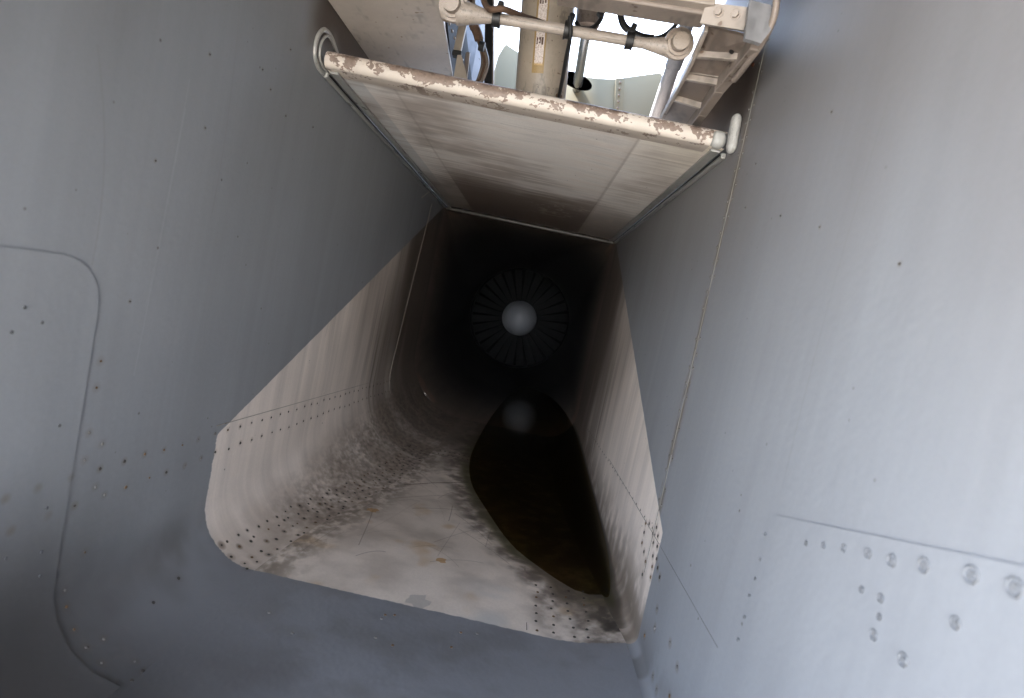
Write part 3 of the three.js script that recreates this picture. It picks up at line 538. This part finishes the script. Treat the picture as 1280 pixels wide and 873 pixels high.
// smaller actuator with a bright rod going down through the hole of the bleed door
{
  const a = at(741, -40, 1.6), b = at(734, 33, 1.62), c = at(721, 112, 2.16);
  const t = thing('small_actuator', 'short brown actuator with a thin bright rod, right of the thick cylinder', 'actuator', c);
  part('barrel', rod(a, b, 0.034, 0.034, 28), M.beigeDark, t);
  part('nose', rod(b, b.clone().lerp(c, 0.04), 0.03, 0.012, 24), M.beigeDark, t);
  part('rod', rod(b, c, 0.0165, 0.0165, 20), M.chrome, t);
  part('collar', [hose([at(720, 28, 1.55), at(728, 38, 1.54), at(742, 34, 1.54), at(752, 22, 1.56), at(753, 8, 1.58)], 0.006, 30), rod(at(749, 20, 1.55), at(757, 8, 1.55), 0.009)], M.black, t);
}
// tie rod across the bay
{
  const a = at(567, 14, 1.2), b = at(846, 61, 1.2), dir = b.clone().sub(a).normalize(), P = (f) => a.clone().lerp(b, f);
  const t = thing('tie_rod', 'long tan tie rod with bolted ends and black clamps, in front of the cylinders', 'tie rod', a);
  part('rod', rod(P(0.16), P(0.86), 0.0108, 0.0108, 20), M.beige, t);
  const fork = (p0, p1, w0) => { const g = rod(p0, p1, w0, 0.0112, 20); return g; };
  part('rod_end', [fork(P(0.02), P(0.17), 0.026), bar(P(-0.06), P(0.06), 0.045, 0.03, UP, 0.014)], M.beige, t);
  part('rod_end', [fork(P(0.97), P(0.86), 0.02), bar(P(0.94), P(1.05), 0.042, 0.03, UP, 0.016)], M.beige, t);
  for (const f of [0, 1]) part('bolt', [bolt(P(f).add(V(0, 0.004, 0.016)), V(0, -0.25, 1), 0.0185, 0.024, false), bolt(P(f).add(V(0, 0.004, 0.014)), V(0, -0.25, 1), 0.023, 0.006, false)], M.bolt, t);
  for (const f of [0.195, 0.515, 0.79]) part('clamp', [rod(P(f - 0.014), P(f + 0.014), 0.0165, 0.0165, 18), rod(P(f - 0.017), P(f - 0.010), 0.0178, 0.0178, 18), rod(P(f + 0.010), P(f + 0.017), 0.0178, 0.0178, 18), bar(P(f).add(V(0, 0.014, 0)), P(f).add(V(0.004, 0.034, 0)), 0.012, 0.014, V(1, 0, 0), 0.003)], M.rubber, t);
}
// plate on the left with its clevis bracket
{
  const p0 = hit(412, 0, 'x', -0.474), p1 = hit(470, 82, 'x', -0.474), p2 = at(575, 40, 1.42);
  const pn = p1.clone().sub(p0).cross(p2.clone().sub(p0)).normalize(), onP = (px, py) => { const a = at(px, py, 1.0), b = at(px, py, 2.0).sub(a); return a.addScaledVector(b, p0.clone().sub(a).dot(pn) / b.dot(pn)); };
  const c = [onP(386, -38), onP(544, -38), onP(569, 112), onP(490, 112)];
  const t = thing('side_plate', 'flat beige riveted plate at upper left with a bolted clevis bracket', 'plate', c[3]);
  part('plate', slab(c, 0.012), fit(0xdcd2c8), t);
  const n = c[1].clone().sub(c[0]).cross(c[3].clone().sub(c[0])).normalize(); if (n.z < 0) n.negate();
  const on = (px, py, o = 0.006) => { const d0 = at(px, py, 1.0), d1 = at(px, py, 2.0), dd = d1.clone().sub(d0); return d0.addScaledVector(dd, c[0].clone().sub(d0).dot(n) / dd.dot(n)).addScaledVector(n, o); };
  part('flange', [slab([on(420, -30, 0.012), on(560, -40, 0.012), on(556, -4, 0.012), on(428, 15, 0.012)], 0.012)], M.beige, t);
  part('edge_strip', bar(on(418, 4, 0.008), on(470, 92, 0.008), 0.012, 0.01, n), M.beigeDark, t);
  for (const [x, y, m] of [[436, 3, M.rust], [452, 0, M.rust], [470, -6, M.bolt]]) part('bolt', bolt(on(x, y, 0.018), n, 0.008, 0.006), m, t);
  for (const [x, y] of [[445, 35], [449, 56], [547, 90], [538, 84]]) part('rivet', rivetHead(on(x, y), n, 0.0055, 0.006), M.bolt, t);
  const k = part('clevis_bracket', [slab([on(513, 11, 0.017), on(552, 3, 0.017), on(553, 24, 0.017), on(515, 27, 0.017)], 0.018), bar(on(515, 27, 0.034), on(576, 25, 0.034), 0.004, 0.05, n, 0.001), slab([on(552, 3, 0.03), on(570, -4, 0.05), on(572, 27, 0.05), on(553, 25, 0.03)], 0.018)], M.beige, t);
  for (const [x, y, m] of [[519, 16, M.rust], [531, 14, M.bolt], [543, 12, M.rust]]) part('bolt', bolt(on(x, y, 0.027), n, 0.0075, 0.005), m, k);
  part('slot', slab([on(517, 28, 0.0075), on(546, 27, 0.0075), on(545, 30, 0.0075), on(518, 32, 0.0075)], 0.003), M.rust, t);
  part('angle_bracket', [bar(on(538, 80, 0.012), on(551, 100, 0.012), 0.022, 0.008, n), bar(on(543, 78, 0.02), on(556, 99, 0.02), 0.004, 0.02, n)], M.beigeDark, t);
}
// riveted frame and the dark post behind the plate
{
  const d = 1.82, t = thing('riveted_frame', 'bluish white riveted frame lit from outside, behind the plate edge', 'frame', at(600, 112, d));
  part('web', slab([at(572, -40, d), at(612, -40, d + 0.1), at(611, 114, d + 0.1), at(585, 114, d)], 0.01), fit(0x747b8a), t);
  part('flange', slab([at(552, -30, d - 0.12), at(573, -30, d - 0.06), at(590, 114, d - 0.06), at(566, 114, d - 0.12)], 0.01), fit(0x36373b), t);
  for (let k = 0; k < 9; k++) part('rivet', rivetHead(at(593 + 5 * Math.sin(k) * 0.3 - k * 0.6, 6 + k * 11, d + 0.035), TOWARDS, 0.0042, 0.008), M.rust, t);
  for (let k = 0; k < 7; k++) part('rivet', rivetHead(at(562 + k * 3.2, 30 + k * 9, d - 0.13), TOWARDS, 0.0038, 0.008), M.bolt, t);
  const p = thing('post', 'narrow black upright post beside the riveted frame', 'post', at(612, 116, 1.75));
  part('core', bar(at(612.5, -40, 1.75), at(611, 118, 1.75), 0.026, 0.03, V(1, 0, 0)), M.black, p);
  part('edge', bar(at(617.5, -40, 1.745), at(616, 118, 1.745), 0.005, 0.03, V(1, 0, 0)), M.beigeDark, p);
}
{
  const t = thing('forked_strut', 'short tan strut with a flared foot behind the left end of the tie rod', 'strut', at(577, 112, 1.52));
  part('arm', bar(at(583, 10, 1.55), at(571, 68, 1.54), 0.02, 0.014, V(1, 0, 0)), M.tan, t);
  part('joint', bar(at(566, 67, 1.535), at(577, 69, 1.535), 0.014, 0.02, UP), M.black, t);
  part('foot', slab([at(572, 70, 1.53), at(577, 70, 1.53), at(588, 112, 1.53), at(565, 110, 1.53)], 0.012), M.tan, t);
  part('stem', bar(at(585, 66, 1.6), at(581, 104, 1.6), 0.012, 0.01, V(1, 0, 0)), M.beigeDark, t);
}
{
  const t = thing('wire_bundle', 'grey brown wire bundle with black ties hanging behind the left rod end', 'cable', at(600, 106, 1.58));
  const p = [at(586, -30, 1.56), at(591, 24, 1.56), at(597, 40, 1.57), at(602, 58, 1.58), at(605, 78, 1.58), at(603, 95, 1.58), at(595, 110, 1.6)];
  for (const [o, r] of [[0, 0.006], [0.007, 0.005], [-0.006, 0.0045]]) part('wire', hose(p.map((v, i) => V(v.x + o + 0.003 * Math.sin(i * 2 + o * 900), v.y, v.z + o * 0.5)), r, 70, 8), o ? M.cable : M.braid, t);
  part('sleeve', hose([at(591, 30, 1.555), at(596, 40, 1.56), at(599, 50, 1.565)], 0.0125, 20, 10), M.braid, t);
  for (const [x, y] of [[602, 58], [592, 32]]) part('cable_tie', rod(at(x - 3, y - 1, 1.56), at(x + 3.5, y + 1, 1.56), 0.0125, 0.0125, 14), M.black, t);
}
{
  const t = thing('braided_hose', 'thin brown braided hose running from the left clamp to the thick cylinder', 'hose', at(622, 15, 1.18));
  part('braid', hose([at(600, -20, 1.25), at(606, 4, 1.2), at(614, 12, 1.17), at(626, 11, 1.165), at(640, 15, 1.19), at(655, 21, 1.24), at(668, 25, 1.29), at(684, 31, 1.31)], 0.0062, 90, 10), M.braid, t);
}
{
  const t = thing('drain_tube', 'thin black tube hanging from the middle clamp down to the ramp', 'tube', at(698, 126, 1.42));
  part('tube', hose([at(713, 20, 1.18), at(713, 44, 1.19), at(708, 72, 1.26), at(703, 100, 1.35), at(698, 124, 1.42)], 0.0046, 50, 10), M.black, t);
  part('end_piece', rod(at(698.5, 120, 1.41), at(697, 127, 1.43), 0.008, 0.006, 12), M.braid, t);
}
{
  const t = thing('black_hose', 'thick black rubber hose hanging in a loop against the sky', 'hose', at(800, 48, 1.5));
  part('tube', hose([at(776, -30, 1.5), at(775, 14, 1.5), at(780, 32, 1.5), at(790, 40, 1.5), at(803, 46, 1.5), at(817, 48, 1.5)], 0.0088, 60, 12), M.rubber, t);
  part('thin_end', hose([at(817, 48, 1.5), at(828, 45, 1.5), at(838, 38, 1.5), at(847, 28, 1.5), at(854, 14, 1.5), at(862, -20, 1.5)], 0.0052, 50, 12), M.rubber, t);
  part('clip', bar(at(843, 33, 1.5), at(848, 38, 1.5), 0.004, 0.006, UP), M.black, t);
}
// big beam across the top right, its end plate and the ribbed frame along the right wall
{
  const a = at(702, -34, 1.08), b = at(888, -4, 1.08);
  const t = thing('cross_beam', 'deep grey beige beam across the top right corner of the opening', 'beam', b);
  part('web', bar(a, b, 0.092, 0.05, UP, 0.004), M.beigeDark, t);
  part('end_tab', slab([at(884, 4, 1.05), at(940, 11, 1.02), at(930, 39, 1.03), at(876, 30, 1.06)], 0.014), M.beige, t);
  const tab = [at(884, 4, 1.05), at(940, 11, 1.02), at(930, 39, 1.03), at(876, 30, 1.06)], tn = tab[1].clone().sub(tab[0]).cross(tab[3].clone().sub(tab[0])).normalize(); if (tn.z < 0) tn.negate();
  for (const f of [0.34, 0.72]) part('bolt', bolt(tab[0].clone().lerp(tab[1], f).lerp(tab[3].clone().lerp(tab[2], f), 0.38).addScaledVector(tn, 0.007), tn, 0.007, 0.009, true), M.bolt, t);
  part('upper_flange', bar(at(715, -19, 1.05), at(892, 8, 1.05), 0.012, 0.03, UP, 0.003), M.beige, t);
}
{
  const L = [[884, 33, 1.08], [869, 68, 1.16], [855, 96, 1.25], [841, 122, 1.36], [826, 150, 1.5]].map((p) => at(...p));
  const Rr = [[948, 48, 1.02], [928, 72, 1.1], [902, 104, 1.2], [881, 134, 1.32], [862, 160, 1.46]].map((p) => at(...p));
  const t = thing('ribbed_frame', 'brown ribbed metal frame like a short ladder beside the right wall', 'frame', L[4]);
  const back = V(0, 0.008, -0.014);
  const Lb = [[884, 33, 1.46], [869, 68, 1.54], [855, 96, 1.63], [841, 122, 1.74], [826, 150, 1.88]].map(([x, y, d]) => at(x + 2, y, d)), Wb = Lb.map((p) => V(0.474, p.y, p.z));
  for (let k = 0; k < 4; k++) { part('light_block_side', slab([L[k], Lb[k], Lb[k + 1], L[k + 1]], 0.004), M.web, t); part('light_block_back', slab([Lb[k], Wb[k], Wb[k + 1], Lb[k + 1]], 0.004), M.web, t); }  // added sheets, hidden behind the rails, that keep sky light off the bay wall
  for (let k = 0; k < 4; k++) part('web_panel', slab([L[k], Rr[k], Rr[k + 1], L[k + 1]].map((p) => p.clone().add(back)), 0.006), M.web, t);
  for (let k = 1; k < 4; k++) part('rib', [bar(L[k], Rr[k], 0.013, 0.012, UP, 0.002), bar(L[k].clone().add(V(0, 0.008, 0.004)), Rr[k].clone().add(V(0, 0.008, 0.004)), 0.003, 0.012, UP, 0.001)], M.beige, t);
  part('side_rail', L.slice(0, 4).map((p, k) => bar(p, L[k + 1], 0.007, 0.022, V(1, 0, 0), 0.002)), M.beige, t);
  const rail = part('side_rail', Rr.slice(0, 4).map((p, k) => bar(p, Rr[k + 1], 0.02, 0.04, V(1, 0, 0), 0.003)), M.beigeDark, t);
  for (let k = 0; k < 11; k++) { const f = (k + 0.6) / 3, i = Math.min(3, Math.floor(f)), p = Rr[i].clone().lerp(Rr[i + 1], f - i), q = Rr[i].clone().lerp(Rr[i + 1], Math.min(1, f - i + 0.13)); if (f < 3.9) part('slot', bar(p.add(V(-0.004, -0.008, 0.02)), q.add(V(-0.004, -0.008, 0.02)), 0.007, 0.006, V(1, 0, 0), 0.003), M.hole, rail); }
  for (const [x, y, d] of [[915, 64, 1.09], [892, 99, 1.2], [872, 127, 1.32]]) part('drain_hole', rivetHead(at(x, y, d + 0.01), TOWARDS, 0.005, 0.002), M.hole, t);
}
{
  const t = thing('corner_gusset', 'rounded grey gusset plate between the beam end and the right wall', 'gusset', at(945, 55, 1.0));
  const P = [[936, 2], [962, 8], [967, 22], [962, 40], [950, 56], [930, 50]].map(([x, y]) => at(x, y, 0.995)), sh = [];
  for (let i = 1; i < P.length - 1; i++) sh.push(slab([P[0], P[i], P[i + 1], P[0].clone().lerp(P[i + 1], 0.5)], 0.01));
  part('plate', sh, M.gray, t);
  part('seal_strip', hose([at(972, -20, 0.97), at(968, 20, 0.985), at(955, 50, 1.01), at(940, 72, 1.05), at(918, 100, 1.13)], 0.006, 40, 8), M.beigeDark, t);
  for (let k = 0; k < 6; k++) { const p = hit(968 - k * 5.2, 16 + k * 13, 'x', 0.475); part('screw', rivetHead(p, V(-1, 0, 0), 0.005, 0.004), M.rust, t); }
}
{
  const t = thing('grey_strut', 'smooth pale grey tubular strut behind the right bolt of the tie rod', 'strut', at(818, 152, 1.75));
  part('tube', rod(at(862, 20, 1.55), at(819, 150, 1.78), 0.019, 0.021, 28), M.bluish, t);
  part('lower_sleeve', rod(at(848, 66, 1.6), at(841, 84, 1.63), 0.0225, 0.0225, 28), M.bluish, t);
}
// the bleed door: a curved skin behind everything, with an oval hole and a riveted strap
{
  const D = 2.2, t = thing('bleed_door', 'pale green grey curved door skin with an oval hole and riveted strap, behind the cylinders', 'door', at(740, 150, D));
  const edge = [[612, 112], [622, 72], [632, 55], [655, 70], [690, 86], [715, 93], [745, 98], [768, 99], [795, 95], [826, 91], [832, 104], [834, 150]];
  const top = (px) => { for (let i = 0; i < edge.length - 1; i++) if (px >= edge[i][0] && px <= edge[i + 1][0]) return lerp(edge[i][1], edge[i + 1][1], (px - edge[i][0]) / (edge[i + 1][0] - edge[i][0])); return 150; };
  const face = (px, f, o) => { const y0 = top(px), p = at(px, lerp(y0, 175, f), D - 0.02 * f - 0.07 * Math.sin(clamp((px - 690) / 140) * Math.PI) + o); return p; };
  const g0 = grid(64, 10, (i, j) => { const px = lerp(612.5, 833, i / 64), p = face(px, j / 10, 0); return [p, p.x, p.y]; });
  const g1 = grid(64, 10, (i, j) => { const px = lerp(612.5, 833, i / 64), p = face(px, j / 10, 0.012); return [p, p.x, p.y]; });
  const rim = grid(64, 1, (i, j) => { const px = lerp(612.5, 833, i / 64), p = face(px, 0, j * 0.012); return [p, p.x, p.y]; });
  part('skin', [g0, g1, rim], M.palegreen, t);
  const hc = at(720, 101, D - 0.1);
  part('hole', new THREE.CylinderGeometry(0.062, 0.062, 0.006, 48).scale(1, 1, 0.42).rotateX(Math.PI / 2).rotateZ(-0.21).translate(hc.x, hc.y, hc.z), new THREE.MeshPhysicalMaterial({ color: 0x010101, roughness: 1, specularIntensity: 0 }), t);
  part('strap', slab([at(770, 98, D - 0.085), at(781, 98, D - 0.085), at(778, 150, D - 0.08), at(767, 150, D - 0.08)], 0.006), M.palegreen, t);
  for (let k = 0; k < 5; k++) part('rivet', rivetHead(at(775.5 - k * 0.8, 103 + k * 8, D - 0.09), TOWARDS, 0.004, 0.005), M.web, t);
  const w = thing('bay_panel', 'white side panel of the bay, bright behind the dark post', 'panel', at(620, 110, 2.35));
  part('skin', slab([at(616, -50, 2.3), at(648, -50, 2.62), at(634, 60, 2.62), at(614, 116, 2.3)], 0.01), M.white, w);
}

// ───────────────────────── the apron under the aircraft ─────────────────────────
{
  const c = paint(1024, 1024, (u, v) => { const n = fbm(u * 24, v * 24), k = 150 + 60 * (n - 0.5) + 16 * (noise(u * 700, v * 700) - 0.5); return [k * 1.22, k * 1.16, k * 1.06]; });
  const tex = asMap(c, true, true); tex.repeat.set(60, 60);
  const g = new THREE.PlaneGeometry(600, 600).rotateX(-Math.PI / 2);
  const m = new THREE.Mesh(g, new THREE.MeshStandardMaterial({ map: tex, roughness: 0.9 })); m.name = 'apron'; m.userData = { kind: 'structure' }; m.receiveShadow = true; scene.add(m);
}

renderer.render(scene, camera);
